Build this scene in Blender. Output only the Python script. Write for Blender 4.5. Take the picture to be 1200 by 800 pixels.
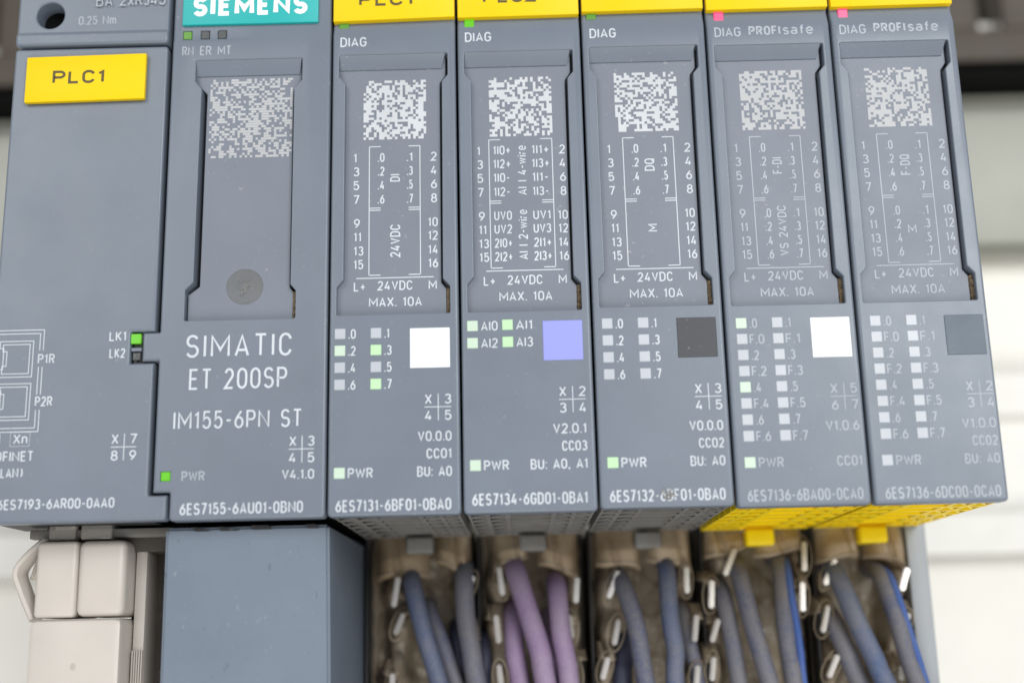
import bpy, bmesh, math, random
from mathutils import Matrix, Vector, noise as mnoise

S = 0.001                      # all numbers below are millimetres; the scene itself is in metres
scene = bpy.context.scene
for o in list(bpy.data.objects):
    bpy.data.objects.remove(o, do_unlink=True)
COL = scene.collection
rnd = random.Random(7)

# ------------------------------------------------------------------ camera
cam_d = bpy.data.cameras.new('camera')
cam = bpy.data.objects.new('camera', cam_d)
COL.objects.link(cam)
scene.camera = cam
cam_d.sensor_width = 36
cam_d.lens = 1450 / 1200 * 36
cam_d.clip_start = 0.005
cam_d.clip_end = 50
PITCH, YAW, ROLL = 0.23567, 0.00552, 0.02325
cp, sp, cy, sy, cr, sr = math.cos(PITCH), math.sin(PITCH), math.cos(YAW), math.sin(YAW), math.cos(ROLL), math.sin(ROLL)
R = (Matrix(((cy, -sy, 0), (sy, cy, 0), (0, 0, 1))) @ Matrix(((1, 0, 0), (0, cp, -sp), (0, sp, cp)))
     @ Matrix(((cr, 0, sr), (0, 1, 0), (-sr, 0, cr))))
M = Matrix((R.col[0], R.col[2], -R.col[1])).transposed().to_4x4()
M.translation = Vector((21.617, -136.2345, -13.4228)) * S
cam.matrix_world = M
cam_d.dof.use_dof = True
cam_d.dof.focus_distance = 0.1445
cam_d.dof.aperture_fstop = 11.0

# ------------------------------------------------------------------ light
world = bpy.data.worlds.new('World')
scene.world = world
world.use_nodes = True
bg = world.node_tree.nodes['Background']
bg.inputs['Color'].default_value = (0.90, 0.95, 1.0, 1)
bg.inputs['Strength'].default_value = 0.42


def area(name, loc, target, size, watts, col):
    d = bpy.data.lights.new(name, 'AREA')
    d.shape = 'RECTANGLE'
    d.size, d.size_y = size
    d.energy = watts
    d.color = col
    o = bpy.data.objects.new(name, d)
    COL.objects.link(o)
    o.location = Vector(loc) * S
    o.rotation_euler = (Vector(target) * S - o.location).to_track_quat('-Z', 'Y').to_euler()
    return o


area('window_light', (470, -880, 330), (45, 0, 20), (0.44, 0.48), 7.4, (0.98, 0.99, 1.0))
area('front_lamp', (-390, -700, 360), (0, 0, 20), (0.34, 0.46), 2.2, (1.0, 0.98, 0.96))
area('low_lamp', (60, -430, -470), (40, 5, -4), (0.5, 0.4), 2.4, (1.0, 0.97, 0.92))

vs = scene.view_settings
vs.view_transform = 'Standard'
vs.look = 'None'
vs.gamma = 1
vs.exposure = 0.0
vs.use_curve_mapping = False
scene.cycles.use_denoising = True
scene.cycles.max_bounces = 8


# ------------------------------------------------------------------ materials
def new_mat(name):
    m = bpy.data.materials.new(name)
    m.use_nodes = True
    nt = m.node_tree
    return m, nt, nt.nodes['Principled BSDF']


def N(nt, typ, **kw):
    n = nt.nodes.new(typ)
    for k, v in kw.items():
        setattr(n, k, v)
    return n


def noise(nt, scale, detail=3, rough=0.5, coord=None, vec_scale=None):
    t = N(nt, 'ShaderNodeTexNoise')
    t.inputs['Scale'].default_value = scale
    t.inputs['Detail'].default_value = detail
    t.inputs['Roughness'].default_value = rough
    src = coord
    if vec_scale:
        mp = N(nt, 'ShaderNodeMapping')
        mp.inputs['Scale'].default_value = vec_scale
        nt.links.new(src, mp.inputs['Vector'])
        src = mp.outputs['Vector']
    nt.links.new(src, t.inputs['Vector'])
    return t


def ramp(nt, src, a, b, c0=(0, 0, 0, 1), c1=(1, 1, 1, 1)):
    r = N(nt, 'ShaderNodeValToRGB')
    r.color_ramp.elements[0].position = a
    r.color_ramp.elements[1].position = b
    r.color_ramp.elements[0].color = c0
    r.color_ramp.elements[1].color = c1
    nt.links.new(src, r.inputs['Fac'])
    return r


def mix(nt, fac, a, b, blend='MIX'):
    m = N(nt, 'ShaderNodeMix', data_type='RGBA', blend_type=blend)
    for sock, v in ((m.inputs[0], fac), (m.inputs[6], a), (m.inputs[7], b)):
        if hasattr(v, 'is_output'):
            nt.links.new(v, sock)
        elif isinstance(v, (int, float)):
            sock.default_value = v
        else:
            sock.default_value = (*v[:3], 1)
    return m.outputs[2]


def plastic(name, col, rough=0.45, var=0.06, dust=0.25, grain=0.5, spec=0.5, dust_col=(0.55, 0.53, 0.5), grime=0.0, scuff=0.0):
    """Moulded plastic: eroded grain, faint clouding, settled dust specks, optional brown grime."""
    m, nt, b = new_mat(name)
    w = N(nt, 'ShaderNodeNewGeometry').outputs['Position']
    big = noise(nt, 90, 4, 0.6, w)
    c = mix(nt, ramp(nt, big.outputs['Fac'], 0.3, 0.7).outputs['Color'],
            tuple(x * (1 - var) for x in col), tuple(min(1, x * (1 + var)) for x in col))
    if dust:
        f = noise(nt, 1900, 2, 0.5, w)
        g = noise(nt, 160, 3, 0.6, w)
        mk = N(nt, 'ShaderNodeMath', operation='MULTIPLY')
        nt.links.new(ramp(nt, f.outputs['Fac'], 0.66, 0.76).outputs['Color'], mk.inputs[0])
        nt.links.new(ramp(nt, g.outputs['Fac'], 0.42, 0.66).outputs['Color'], mk.inputs[1])
        mk2 = N(nt, 'ShaderNodeMath', operation='MULTIPLY')
        nt.links.new(mk.outputs[0], mk2.inputs[0])
        mk2.inputs[1].default_value = dust
        c = mix(nt, mk2.outputs[0], c, dust_col)
    if grime:
        g = noise(nt, 240, 5, 0.7, w)
        mk2 = N(nt, 'ShaderNodeMath', operation='MULTIPLY')
        nt.links.new(ramp(nt, g.outputs['Fac'], 0.45, 0.75).outputs['Color'], mk2.inputs[0])
        mk2.inputs[1].default_value = grime
        c = mix(nt, mk2.outputs[0], c, (0.12, 0.085, 0.05))
    if scuff:
        g = noise(nt, 700, 3, 0.6, w, (1, 1, 0.5))
        mk2 = N(nt, 'ShaderNodeMath', operation='MULTIPLY')
        nt.links.new(ramp(nt, g.outputs['Fac'], 0.655, 0.70).outputs['Color'], mk2.inputs[0])
        mk2.inputs[1].default_value = scuff
        c = mix(nt, mk2.outputs[0], c, (0.07, 0.08, 0.1))
    nt.links.new(c, b.inputs['Base Color'])
    rr = noise(nt, 130, 4, 0.6, w)
    mr = N(nt, 'ShaderNodeMapRange')
    mr.inputs['To Min'].default_value = rough - 0.09
    mr.inputs['To Max'].default_value = rough + 0.12
    nt.links.new(rr.outputs['Fac'], mr.inputs['Value'])
    nt.links.new(mr.outputs['Result'], b.inputs['Roughness'])
    b.inputs['Specular IOR Level'].default_value = spec
    if grain:
        bn = noise(nt, 3800, 2, 0.5, w)
        bp = N(nt, 'ShaderNodeBump')
        bp.inputs['Strength'].default_value = grain
        bp.inputs['Distance'].default_value = 0.00002
        nt.links.new(bn.outputs['Fac'], bp.inputs['Height'])
        nt.links.new(bp.outputs['Normal'], b.inputs['Normal'])
    return m


def emitter(name, base, emit, strength):
    m, nt, b = new_mat(name)
    b.inputs['Base Color'].default_value = (*base, 1)
    b.inputs['Roughness'].default_value = 0.3
    b.inputs['Emission Color'].default_value = (*emit, 1)
    b.inputs['Emission Strength'].default_value = strength
    return m


GREY = (0.143, 0.168, 0.205)
MAT = {}
MAT['grey'] = plastic('grey_blue_plastic', GREY, 0.36, 0.055, 0.26, 0.4)
MAT['grey_panel'] = plastic('grey_panel_plastic', (0.158, 0.178, 0.214), 0.46, 0.05, 0.28, 0.3)
MAT['grey_lower'] = plastic('speckled_grey_plastic', (0.140, 0.172, 0.215), 0.5, 0.06, 0.2, 0.5, scuff=0.5)
MAT['grey_rear'] = plastic('dusty_grey_plastic', (0.20, 0.195, 0.185), 0.6, 0.12, 0.4, 0.4, grime=0.5)
MAT['grey_bu'] = plastic('base_unit_plastic', (0.30, 0.32, 0.345), 0.5, 0.06, 0.3, 0.4)
MAT['dark'] = plastic('black_plastic', (0.018, 0.018, 0.02), 0.55, 0.1, 0.25, 0.3)
MAT['yellow'] = plastic('yellow_label_plastic', (0.80, 0.54, 0.001), 0.45, 0.03, 0.08, 0.15, spec=0.22)
MAT['yellow_house'] = plastic('yellow_housing_plastic', (0.95, 0.71, 0.004), 0.4, 0.05, 0.2, 0.2, spec=0.3, grime=0.10)
MAT['teal'] = plastic('teal_label_plastic', (0.006, 0.37, 0.36), 0.4, 0.03, 0.06, 0.12)
MAT['ink'] = plastic('white_print', (0.53, 0.56, 0.60), 0.5, 0.10, 0.0, 0.2)
MAT['ink_faint'] = plastic('pale_print', (0.36, 0.39, 0.43), 0.5, 0.12, 0.0, 0.2)  # on the safety modules this paler ink carries the glare over the print
MAT['ink_hi'] = plastic('bright_white_print', (0.85, 0.86, 0.86), 0.4, 0.02, 0.0, 0.1)
MAT['ink_dark'] = plastic('olive_black_print', (0.085, 0.065, 0.008), 0.5, 0.1, 0.0, 0.2)
MAT['code'] = plastic('pale_speckle_print', (0.52, 0.54, 0.56), 0.5, 0.10, 0.0, 0.2)
MAT['code_dim'] = plastic('dim_speckle_print', (0.42, 0.425, 0.435), 0.5, 0.05, 0.0, 0.2)
MAT['led_off'] = plastic('unlit_lamp_window', (0.43, 0.455, 0.49), 0.35, 0.08, 0.1, 0.1)
MAT['led_dark'] = plastic('dark_lamp_window', (0.06, 0.065, 0.065), 0.35, 0.05, 0.2, 0.1)
MAT['led_g1'] = emitter('faint_green_lamp', (0.50, 0.60, 0.50), (0.35, 0.8, 0.3), 0.07)
MAT['led_g2'] = emitter('green_lamp', (0.44, 0.60, 0.40), (0.28, 0.85, 0.2), 0.14)
MAT['led_bright'] = emitter('bright_green_lamp', (0.04, 0.18, 0.01), (0.17, 0.70, 0.0), 0.60)
MAT['led_dull'] = emitter('dull_green_lamp', (0.06, 0.16, 0.02), (0.13, 0.4, 0.02), 0.32)
MAT['led_pink'] = emitter('pink_lamp', (0.45, 0.04, 0.12), (1.0, 0.045, 0.19), 0.62)
MAT['sq_white'] = plastic('white_colour_plate', (0.80, 0.81, 0.83), 0.4, 0.02, 0.1, 0.1)
MAT['sq_lilac'] = plastic('lilac_colour_plate', (0.27, 0.29, 0.68), 0.4, 0.02, 0.05, 0.05)
MAT['sq_black'] = plastic('black_colour_plate', (0.035, 0.038, 0.044), 0.45, 0.05, 0.35, 0.15)
MAT['sq_slate'] = plastic('slate_colour_plate', (0.05, 0.078, 0.108), 0.4, 0.08, 0.3, 0.15)
MAT['dirt'] = plastic('brown_dust_deposit', (0.17, 0.125, 0.075), 0.9, 0.5, 0.5, 1.0, dust_col=(0.32, 0.24, 0.15), grime=0.8)
MAT['plug'] = plastic('off_white_plastic', (0.50, 0.455, 0.41), 0.4, 0.05, 0.12, 0.2, dust_col=(0.3, 0.27, 0.22))
MAT['steel'] = plastic('tinned_metal', (0.62, 0.60, 0.57), 0.32, 0.1, 0.3, 0.2, dust_col=(0.3, 0.26, 0.2))
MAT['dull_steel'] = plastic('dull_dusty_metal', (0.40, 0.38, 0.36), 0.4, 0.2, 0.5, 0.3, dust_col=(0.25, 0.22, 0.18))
MAT['brown'] = plastic('dusty_brown_terminal_plastic', (0.26, 0.20, 0.135), 0.5, 0.25, 0.4, 0.3, dust_col=(0.4, 0.34, 0.26), grime=0.5)
MAT['taupe'] = plastic('taupe_terminal_plastic', (0.30, 0.26, 0.21), 0.5, 0.3, 0.4, 0.3, dust_col=(0.4, 0.36, 0.3), grime=0.5)
MAT['wall'] = plastic('cream_painted_metal', (0.79, 0.77, 0.71), 0.5, 0.02, 0.0, 0.1)
MAT['rail'] = plastic('zinc_plated_rail', (0.77, 0.755, 0.71), 0.5, 0.04, 0.0, 0.1)
MAT['duct'] = plastic('grey_brown_duct_plastic', (0.06, 0.047, 0.034), 0.6, 0.1, 0.2, 0.2)
MAT['worn'] = plastic('worn_dirty_plastic', (0.128, 0.134, 0.143), 0.55, 0.15, 0.5, 0.8, dust_col=(0.26, 0.25, 0.23), grime=0.15)
MAT['worn_light'] = plastic('scraped_plastic', (0.19, 0.186, 0.178), 0.7, 0.35, 0.6, 1.0, dust_col=(0.4, 0.38, 0.34))
MAT['smudge'] = plastic('grey_brown_smudge', (0.20, 0.19, 0.175), 0.9, 0.4, 0.5, 0.6, grime=0.4)
MAT['gap'] = plastic('gap_shade_dark', (0.03, 0.032, 0.036), 0.6, 0.1, 0.0, 0.2)
MAT['body'] = plastic('dark_terminal_plastic', (0.075, 0.065, 0.055), 0.6, 0.3, 0.4, 0.3)
MAT['black'] = plastic('shade_black', (0.005, 0.005, 0.005), 0.8, 0.1, 0.0, 0.2, spec=0.1)  # near-black for the shade under the duct and in the screw hole
MAT['plate_shade'] = plastic('grey_green_plate_shade', (0.36, 0.365, 0.32), 0.55, 0.03, 0.0, 0.1)  # duct shadow on the plate, put into a colour
MAT['plug_side'] = plastic('shadowed_beige_grip', (0.40, 0.37, 0.33), 0.45, 0.06, 0.2, 0.2)


MAT['steel'].node_tree.nodes['Principled BSDF'].inputs['Metallic'].default_value = 0.55


def clear_mat():
    m, nt, b = new_mat('clear_connector_plastic')
    b.inputs['Base Color'].default_value = (0.85, 0.80, 0.72, 1)
    b.inputs['Roughness'].default_value = 0.15
    b.inputs['Transmission Weight'].default_value = 0.75
    b.inputs['IOR'].default_value = 1.45
    return m


MAT['clear'] = clear_mat()


def film_mat(name, c0, c1):
    m, nt, b = new_mat(name)
    w = N(nt, 'ShaderNodeNewGeometry').outputs['Position']
    n1 = noise(nt, 150, 3, 0.5, w)
    c = ramp(nt, n1.outputs['Fac'], 0.3, 0.72, c0, c1)
    nt.links.new(c.outputs['Color'], b.inputs['Base Color'])
    b.inputs['Roughness'].default_value = 0.3
    tl = N(nt, 'ShaderNodeBsdfTranslucent')
    nt.links.new(c.outputs['Color'], tl.inputs['Color'])
    ms = N(nt, 'ShaderNodeMixShader')
    ms.inputs[0].default_value = 0.35
    nt.links.new(b.outputs[0], ms.inputs[1])
    nt.links.new(tl.outputs[0], ms.inputs[2])
    nt.links.new(ms.outputs[0], nt.nodes['Material Output'].inputs['Surface'])
    return m


MAT['film'] = film_mat('dusty_translucent_brown_plastic', (0.34, 0.245, 0.145, 1), (0.68, 0.55, 0.39, 1))
MAT['tan_film'] = film_mat('translucent_tan_terminal_plastic', (0.22, 0.17, 0.115, 1), (0.50, 0.42, 0.32, 1))
MAT['pale_film'] = film_mat('pale_lip_highlight', (0.34, 0.28, 0.21, 1), (0.66, 0.57, 0.45, 1))  # edge highlight along the hood lips, put into this paler colour


def wire_mat(name, col, dust_col, amount):
    m, nt, b = new_mat(name)
    w = N(nt, 'ShaderNodeNewGeometry').outputs['Position']
    at = N(nt, 'ShaderNodeAttribute', attribute_name='dust')
    n1 = noise(nt, 3200, 4, 0.7, w)
    n2 = noise(nt, 170, 3, 0.6, w)
    ad = N(nt, 'ShaderNodeMath', operation='ADD')
    nt.links.new(ramp(nt, n1.outputs['Fac'], 0.32, 0.70).outputs['Color'], ad.inputs[0])
    nt.links.new(ramp(nt, n2.outputs['Fac'], 0.3, 0.7).outputs['Color'], ad.inputs[1])
    mu = N(nt, 'ShaderNodeMath', operation='MULTIPLY')
    nt.links.new(ad.outputs[0], mu.inputs[0])
    mu.inputs[1].default_value = amount
    m2 = N(nt, 'ShaderNodeMath', operation='MULTIPLY', use_clamp=True)
    nt.links.new(mu.outputs[0], m2.inputs[0])
    nt.links.new(at.outputs['Fac'], m2.inputs[1])
    nt.links.new(mix(nt, m2.outputs[0], col, dust_col), b.inputs['Base Color'])
    b.inputs['Roughness'].default_value = 0.6
    bp = N(nt, 'ShaderNodeBump')
    bp.inputs['Strength'].default_value = 0.7
    bp.inputs['Distance'].default_value = 0.00004
    nt.links.new(n1.outputs['Fac'], bp.inputs['Height'])
    nt.links.new(bp.outputs['Normal'], b.inputs['Normal'])
    return m


MAT['w_blue'] = wire_mat('dusty_blue_wire', (0.035, 0.075, 0.19), (0.14, 0.145, 0.175), 0.7)
MAT['w_grey'] = wire_mat('dust_caked_blue_wire', (0.045, 0.06, 0.15), (0.14, 0.137, 0.152), 0.9)
MAT['w_purple'] = wire_mat('dusty_violet_wire', (0.22, 0.125, 0.275), (0.28, 0.215, 0.30), 0.7)
MAT['w_bright'] = wire_mat('bright_blue_wire', (0.010, 0.07, 0.30), (0.12, 0.14, 0.24), 0.28)
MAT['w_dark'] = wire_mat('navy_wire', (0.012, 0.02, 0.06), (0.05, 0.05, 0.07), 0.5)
MAT['w_streak'] = wire_mat('bright_blue_wire_with_dust', (0.012, 0.085, 0.36), (0.17, 0.165, 0.20), 1.3)


# ------------------------------------------------------------------ mesh helpers (millimetres)
def finish(bm, name, smooth=20):
    bm.normal_update()
    me = bpy.data.meshes.new(name)
    for v in bm.verts:
        v.co *= S
    bm.to_mesh(me)
    bm.free()
    if smooth:
        for p in me.polygons:
            p.use_smooth = True
        me.set_sharp_from_angle(angle=math.radians(smooth))
    return me


def obj(name, me, mat, parent=None, loc=(0, 0, 0), label=None):
    if isinstance(me, bmesh.types.BMesh):
        me = finish(me, name)
    if mat and not me.materials:
        me.materials.append(MAT[mat])
    o = bpy.data.objects.new(name, me)
    COL.objects.link(o)
    o.parent = parent
    o.location = Vector(loc) * S
    if mat and me.materials[0] != MAT[mat]:
        o.material_slots[0].link = 'OBJECT'
        o.material_slots[0].material = MAT[mat]
    if label:
        o['label'] = label
    return o


def thing(name, label, cat, loc=(0, 0, 0), group=None):
    o = bpy.data.objects.new(name, None)
    COL.objects.link(o)
    o.empty_display_size = 0.005
    o.location = Vector(loc) * S
    o['label'] = label
    o['category'] = cat
    if group:
        o['group'] = group
    return o


def area2(p):
    return sum(a[0] * b[1] - b[0] * a[1] for a, b in zip(p, p[1:] + p[:1])) / 2


def round_poly(pts, rads, n=5):
    if area2(pts) < 0:
        pts = pts[::-1]
        if not isinstance(rads, (int, float)):
            rads = rads[::-1]
    out = []
    k = len(pts)
    for i in range(k):
        r = rads if isinstance(rads, (int, float)) else rads[i]
        p0, p1, p2 = Vector(pts[i - 1]), Vector(pts[i]), Vector(pts[(i + 1) % k])
        a, b = (p0 - p1).normalized(), (p2 - p1).normalized()
        ang = a.angle(b)
        if r <= 0 or ang > math.pi - 0.05:
            out.append(tuple(p1))
            continue
        t = min(r / math.tan(ang / 2), 0.45 * min((p0 - p1).length, (p2 - p1).length))
        s, e = p1 + a * t, p1 + b * t
        for j in range(n + 1):
            u = j / n
            out.append(tuple(s * (1 - u) ** 2 + p1 * 2 * u * (1 - u) + e * u ** 2))
    return out


def offset(pts, d):
    """inset of a counter-clockwise polygon by d (negative grows it)"""
    k = len(pts)
    out = []
    for i in range(k):
        p0, p1, p2 = Vector(pts[i - 1]), Vector(pts[i]), Vector(pts[(i + 1) % k])
        e1, e2 = (p1 - p0).normalized(), (p2 - p1).normalized()
        n1, n2 = Vector((-e1.y, e1.x)), Vector((-e2.y, e2.x))
        m = n1 + n2
        L = m.length
        m = m / L if L > 1e-6 else n1
        c = max(0.35, m.dot(n1))
        out.append(tuple(p1 + m * (d / c)))
    return out


def ring(bm, pts, y):
    return [bm.verts.new((p[0], y, p[1])) for p in pts]


def bridge(bm, a, b):
    k = len(a)
    for i in range(k):
        bm.faces.new((a[i], a[(i + 1) % k], b[(i + 1) % k], b[i]))


def shell(outer, holes=(), r=0.35, y0=0.0, depth=1.6, hole_depth=2.0, hole_r=0.12, back=False):
    """Front plate lying in XZ at y0, rounded front edge, holes with walls."""
    bm = bmesh.new()
    if area2(outer) < 0:
        outer = outer[::-1]
    edges = []

    def profile(pts, sign, r, dep):
        rings = [ring(bm, offset(pts, sign * (r + 0.06)), y0)]
        for j in range(6):
            a = math.radians(18 * j)
            rings.append(ring(bm, offset(pts, sign * (r - r * math.sin(a))), y0 + r - r * math.cos(a)))
        rings.append(ring(bm, pts, y0 + dep))
        for a, b in zip(rings, rings[1:]):
            bridge(bm, a, b)
        return rings
    rs = profile(outer, 1, r, depth)
    for i in range(len(outer)):
        edges.append(bm.edges.get((rs[0][i], rs[0][(i + 1) % len(outer)])))
    for h in holes:
        if area2(h) < 0:
            h = h[::-1]
        hs = profile(h, -1, hole_r, hole_depth)
        for i in range(len(h)):
            edges.append(bm.edges.get((hs[0][i], hs[0][(i + 1) % len(h)])))
    bmesh.ops.triangle_fill(bm, use_beauty=True, use_dissolve=False, edges=edges, normal=(0, -1, 0))
    if back:
        bm.faces.new(rs[-1])
    bmesh.ops.recalc_face_normals(bm, faces=bm.faces)
    return bm


def shear(bm, z0, z1, dy, ymax=2.0):
    """tilts the front between z0 and z1 back by dy, everything above stays back"""
    for z in (z0, z1):
        bmesh.ops.bisect_plane(bm, geom=bm.verts[:] + bm.edges[:] + bm.faces[:], plane_co=(0, 0, z), plane_no=(0, 0, 1))
    for v in bm.verts:
        if v.co.y < ymax:
            v.co.y += dy * max(0, min(1, (v.co.z - z0) / (z1 - z0)))


def box(bm, x0, x1, y0, y1, z0, z1, r=0.0, seg=2):
    vs_ = [bm.verts.new((x, y, z)) for x in (x0, x1) for y in (y0, y1) for z in (z0, z1)]
    f = [(0, 1, 3, 2), (4, 6, 7, 5), (0, 4, 5, 1), (2, 3, 7, 6), (0, 2, 6, 4), (1, 5, 7, 3)]
    fs = [bm.faces.new([vs_[i] for i in q]) for q in f]
    if r:
        es = list({e for q in fs for e in q.edges})
        bmesh.ops.bevel(bm, geom=es, offset=r, segments=seg, profile=0.5, affect='EDGES')
    return vs_


def boxo(name, dims, mat, parent, r=0.0, loc=(0, 0, 0), label=None):
    bm = bmesh.new()
    box(bm, *dims, r=r)
    bmesh.ops.recalc_face_normals(bm, faces=bm.faces)
    me = finish(bm, name, 35)
    return obj(name, me, mat, parent, loc, label)


def tube(pts, rad, n=14, cap=True, flat=1.0, dust=None):
    """tube through smooth points; rad number or list"""
    P = [Vector(p) for p in pts]
    sm = []
    for i in range(len(P) - 1):
        p0 = P[max(0, i - 1)]
        p1, p2 = P[i], P[i + 1]
        p3 = P[min(len(P) - 1, i + 2)]
        for j in range(7):
            t = j / 7
            sm.append(0.5 * ((2 * p1) + (p2 - p0) * t + (2 * p0 - 5 * p1 + 4 * p2 - p3) * t * t + (3 * p1 - p0 - 3 * p2 + p3) * t ** 3))
    sm.append(P[-1])
    bm = bmesh.new()
    lay = bm.verts.layers.float.new('dust')
    prev = None
    rings = []
    m = len(sm)
    for i, p in enumerate(sm):
        d = (sm[min(m - 1, i + 1)] - sm[max(0, i - 1)]).normalized()
        side = d.cross(Vector((0, 1, 0)))
        side = side.normalized() if side.length > 1e-4 else Vector((1, 0, 0))
        up = side.cross(d).normalized()
        rr = rad if isinstance(rad, (int, float)) else rad[0] + (rad[1] - rad[0]) * i / (m - 1)
        rg = []
        for j in range(n):
            a = 2 * math.pi * j / n
            v = bm.verts.new(p + side * (math.cos(a) * rr) + up * (math.sin(a) * rr * flat))
            v[lay] = dust(a, i / (m - 1)) if dust else 1.0
            rg.append(v)
        rings.append(rg)
    for a, b in zip(rings, rings[1:]):
        bridge(bm, a, b)
    if cap:
        bm.faces.new(rings[0][::-1])
        bm.faces.new(rings[-1])
    bmesh.ops.recalc_face_normals(bm, faces=bm.faces)
    return bm


# ------------------------------------------------------------------ stroke lettering
def A(cx, cy, rx, ry, a0, a1, n=9):
    return [(cx + rx * math.cos(math.radians(a0 + (a1 - a0) * i / n)), cy + ry * math.sin(math.radians(a0 + (a1 - a0) * i / n))) for i in range(n + 1)]


def loop(p):
    return ('c', p)


G = {
    '0': (.48, [loop(A(.5, .7, .5, .3, 0, 180)[:] + A(.5, .3, .5, .3, 180, 360))]),
    '1': (.28, [[(0, .78), (.75, 1), (.75, 0)]]),
    '2': (.46, [A(.5, .72, .47, .28, 165, -25) + [(0, 0), (1, 0)]]),
    '3': (.46, [A(.48, .77, .46, .23, 155, -90), A(.46, .27, .52, .27, 90, -155)]),
    '4': (.48, [[(.6, 1), (0, .24), (1, .24)], [(.74, .52), (.74, 0)]]),
    '5': (.46, [[(.92, 1), (.12, 1), (.06, .52)] + A(.46, .33, .52, .33, 120, -155)]),
    '6': (.47, [loop(A(.5, .31, .5, .31, 0, 360, 16)[:-1]), [(.78, 1), (.2, .62), (.03, .38)]]),
    '7': (.44, [[(0, 1), (1, 1), (.35, 0)]]),
    '8': (.47, [loop(A(.5, .76, .42, .24, 0, 360, 16)[:-1]), loop(A(.5, .27, .5, .27, 0, 360, 16)[:-1])]),
    '9': (.47, [loop(A(.5, .69, .5, .31, 0, 360, 16)[:-1]), [(.22, 0), (.8, .38), (.97, .62)]]),
    'A': (.54, [[(0, 0), (.5, 1), (1, 0)], [(.17, .27), (.83, .27)]]),
    'B': (.49, [loop([(0, 0), (0, 1)] + A(.55, .77, .37, .23, 90, -90)[:] + A(.55, .27, .45, .27, 85, -90)), [(.05, .54), (.6, .54)]]),
    'C': (.47, [A(.5, .7, .5, .3, 12, 180) + A(.5, .3, .5, .3, 180, 348)]),
    'D': (.49, [loop([(0, 0), (0, 1)] + A(.42, .66, .58, .34, 90, 0) + A(.42, .34, .58, .34, 0, -90))]),
    'E': (.43, [[(1, 1), (0, 1), (0, 0), (1, 0)], [(.05, .52), (.88, .52)]]),
    'F': (.42, [[(1, 1), (0, 1), (0, 0)], [(.05, .5), (.88, .5)]]),
    'G': (.49, [A(.5, .7, .5, .3, 15, 180) + A(.5, .3, .5, .3, 180, 360) + [(1, .48), (.55, .48)]]),
    'I': (.10, [[(.5, 0), (.5, 1)]]),
    'J': (.36, [[(.95, 1), (.95, .3)] + A(.45, .28, .5, .28, 0, -150)]),
    'K': (.49, [[(0, 0), (0, 1)], [(.95, 1), (.06, .42)], [(.3, .58), (1, 0)]]),
    'L': (.42, [[(0, 1), (0, 0), (1, 0)]]),
    'M': (.70, [[(0, 0), (0, 1), (.5, .3), (1, 1), (1, 0)]]),
    'N': (.58, [[(0, 0), (0, 1), (1, 0), (1, 1)]]),
    'O': (.49, [loop(A(.5, .7, .5, .3, 0, 180) + A(.5, .3, .5, .3, 180, 360))]),
    'P': (.48, [[(0, 0), (0, 1)] + A(.6, .74, .4, .26, 90, -90) + [(.06, .48)]]),
    'Q': (.49, [loop(A(.5, .7, .5, .3, 0, 180) + A(.5, .3, .5, .3, 180, 360)), [(.6, .22), (1.05, -.05)]]),
    'R': (.49, [[(0, 0), (0, 1)] + A(.57, .75, .4, .25, 90, -90) + [(.06, .5)], [(.5, .48), (1, 0)]]),
    'S': (.48, [A(.5, .75, .47, .25, 25, 180)[:-1] + A(.5, .73, .47, .23, 180, 262) + A(.5, .27, .5, .25, 85, 0) + A(.5, .26, .5, .26, -10, -158)]),
    'T': (.48, [[(0, 1), (1, 1)], [(.5, .95), (.5, 0)]]),
    'U': (.49, [[(0, 1), (0, .3)] + A(.5, .3, .5, .3, 180, 360) + [(1, 1)]]),
    'V': (.52, [[(0, 1), (.5, 0), (1, 1)]]),
    'W': (.76, [[(0, 1), (.25, 0), (.5, .85), (.75, 0), (1, 1)]]),
    'X': (.52, [[(0, 0), (1, 1)], [(0, 1), (1, 0)]]),
    'a': (.42, [A(.5, .5, .45, .25, 150, 0) + [(.95, 0)], loop(A(.45, .2, .48, .2, 0, 360, 14)[:-1])]),
    'e': (.44, [[(.05, .38), (1, .38)] + A(.5, .4, .5, .36, 0, 180) + A(.5, .34, .5, .34, 180, 320)]),
    'f': (.30, [A(.85, .78, .45, .22, 80, 180) + [(.4, 0)], [(0, .7), (.95, .7)]]),
    'i': (.10, [[(.5, 0), (.5, .72)], [(.5, .88), (.5, 1)]]),
    'm': (.62, [[(0, 0), (0, .74)], [(0, .5)] + A(.25, .5, .25, .22, 180, 0) + [(.5, 0)], [(.5, .5)] + A(.75, .5, .25, .22, 180, 0) + [(1, 0)]]),
    'n': (.42, [[(0, 0), (0, .74)], [(0, .48)] + A(.5, .48, .5, .25, 180, 0) + [(1, 0)]]),
    'r': (.28, [[(0, 0), (0, .74)], [(0, .5)] + A(.8, .45, .8, .28, 180, 80)]),
    's': (.38, [A(.5, .56, .46, .18, 25, 255) + A(.5, .19, .48, .19, 80, -155)]),
    'w': (.60, [[(0, .74), (.25, 0), (.5, .66), (.75, 0), (1, .74)]]),
    'x': (.42, [[(0, 0), (1, .74)], [(0, .74), (1, 0)]]),
    '.': (.10, [[(.5, -.04), (.5, .09)]]),
    ',': (.12, [[(.6, .1), (.2, -.16)]]),
    ':': (.10, [[(.5, -.02), (.5, .1)], [(.5, .6), (.5, .72)]]),
    '-': (.32, [[(0, .44), (1, .44)]]),
    '+': (.44, [[(0, .44), (1, .44)], [(.5, .14), (.5, .74)]]),
    '(': (.34, [A(1.1, .5, 1, .62, 130, 230)]),
    ')': (.34, [A(-.1, .5, 1, .6, 50, -50)]),
    ' ': (.20, []),
}


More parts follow.
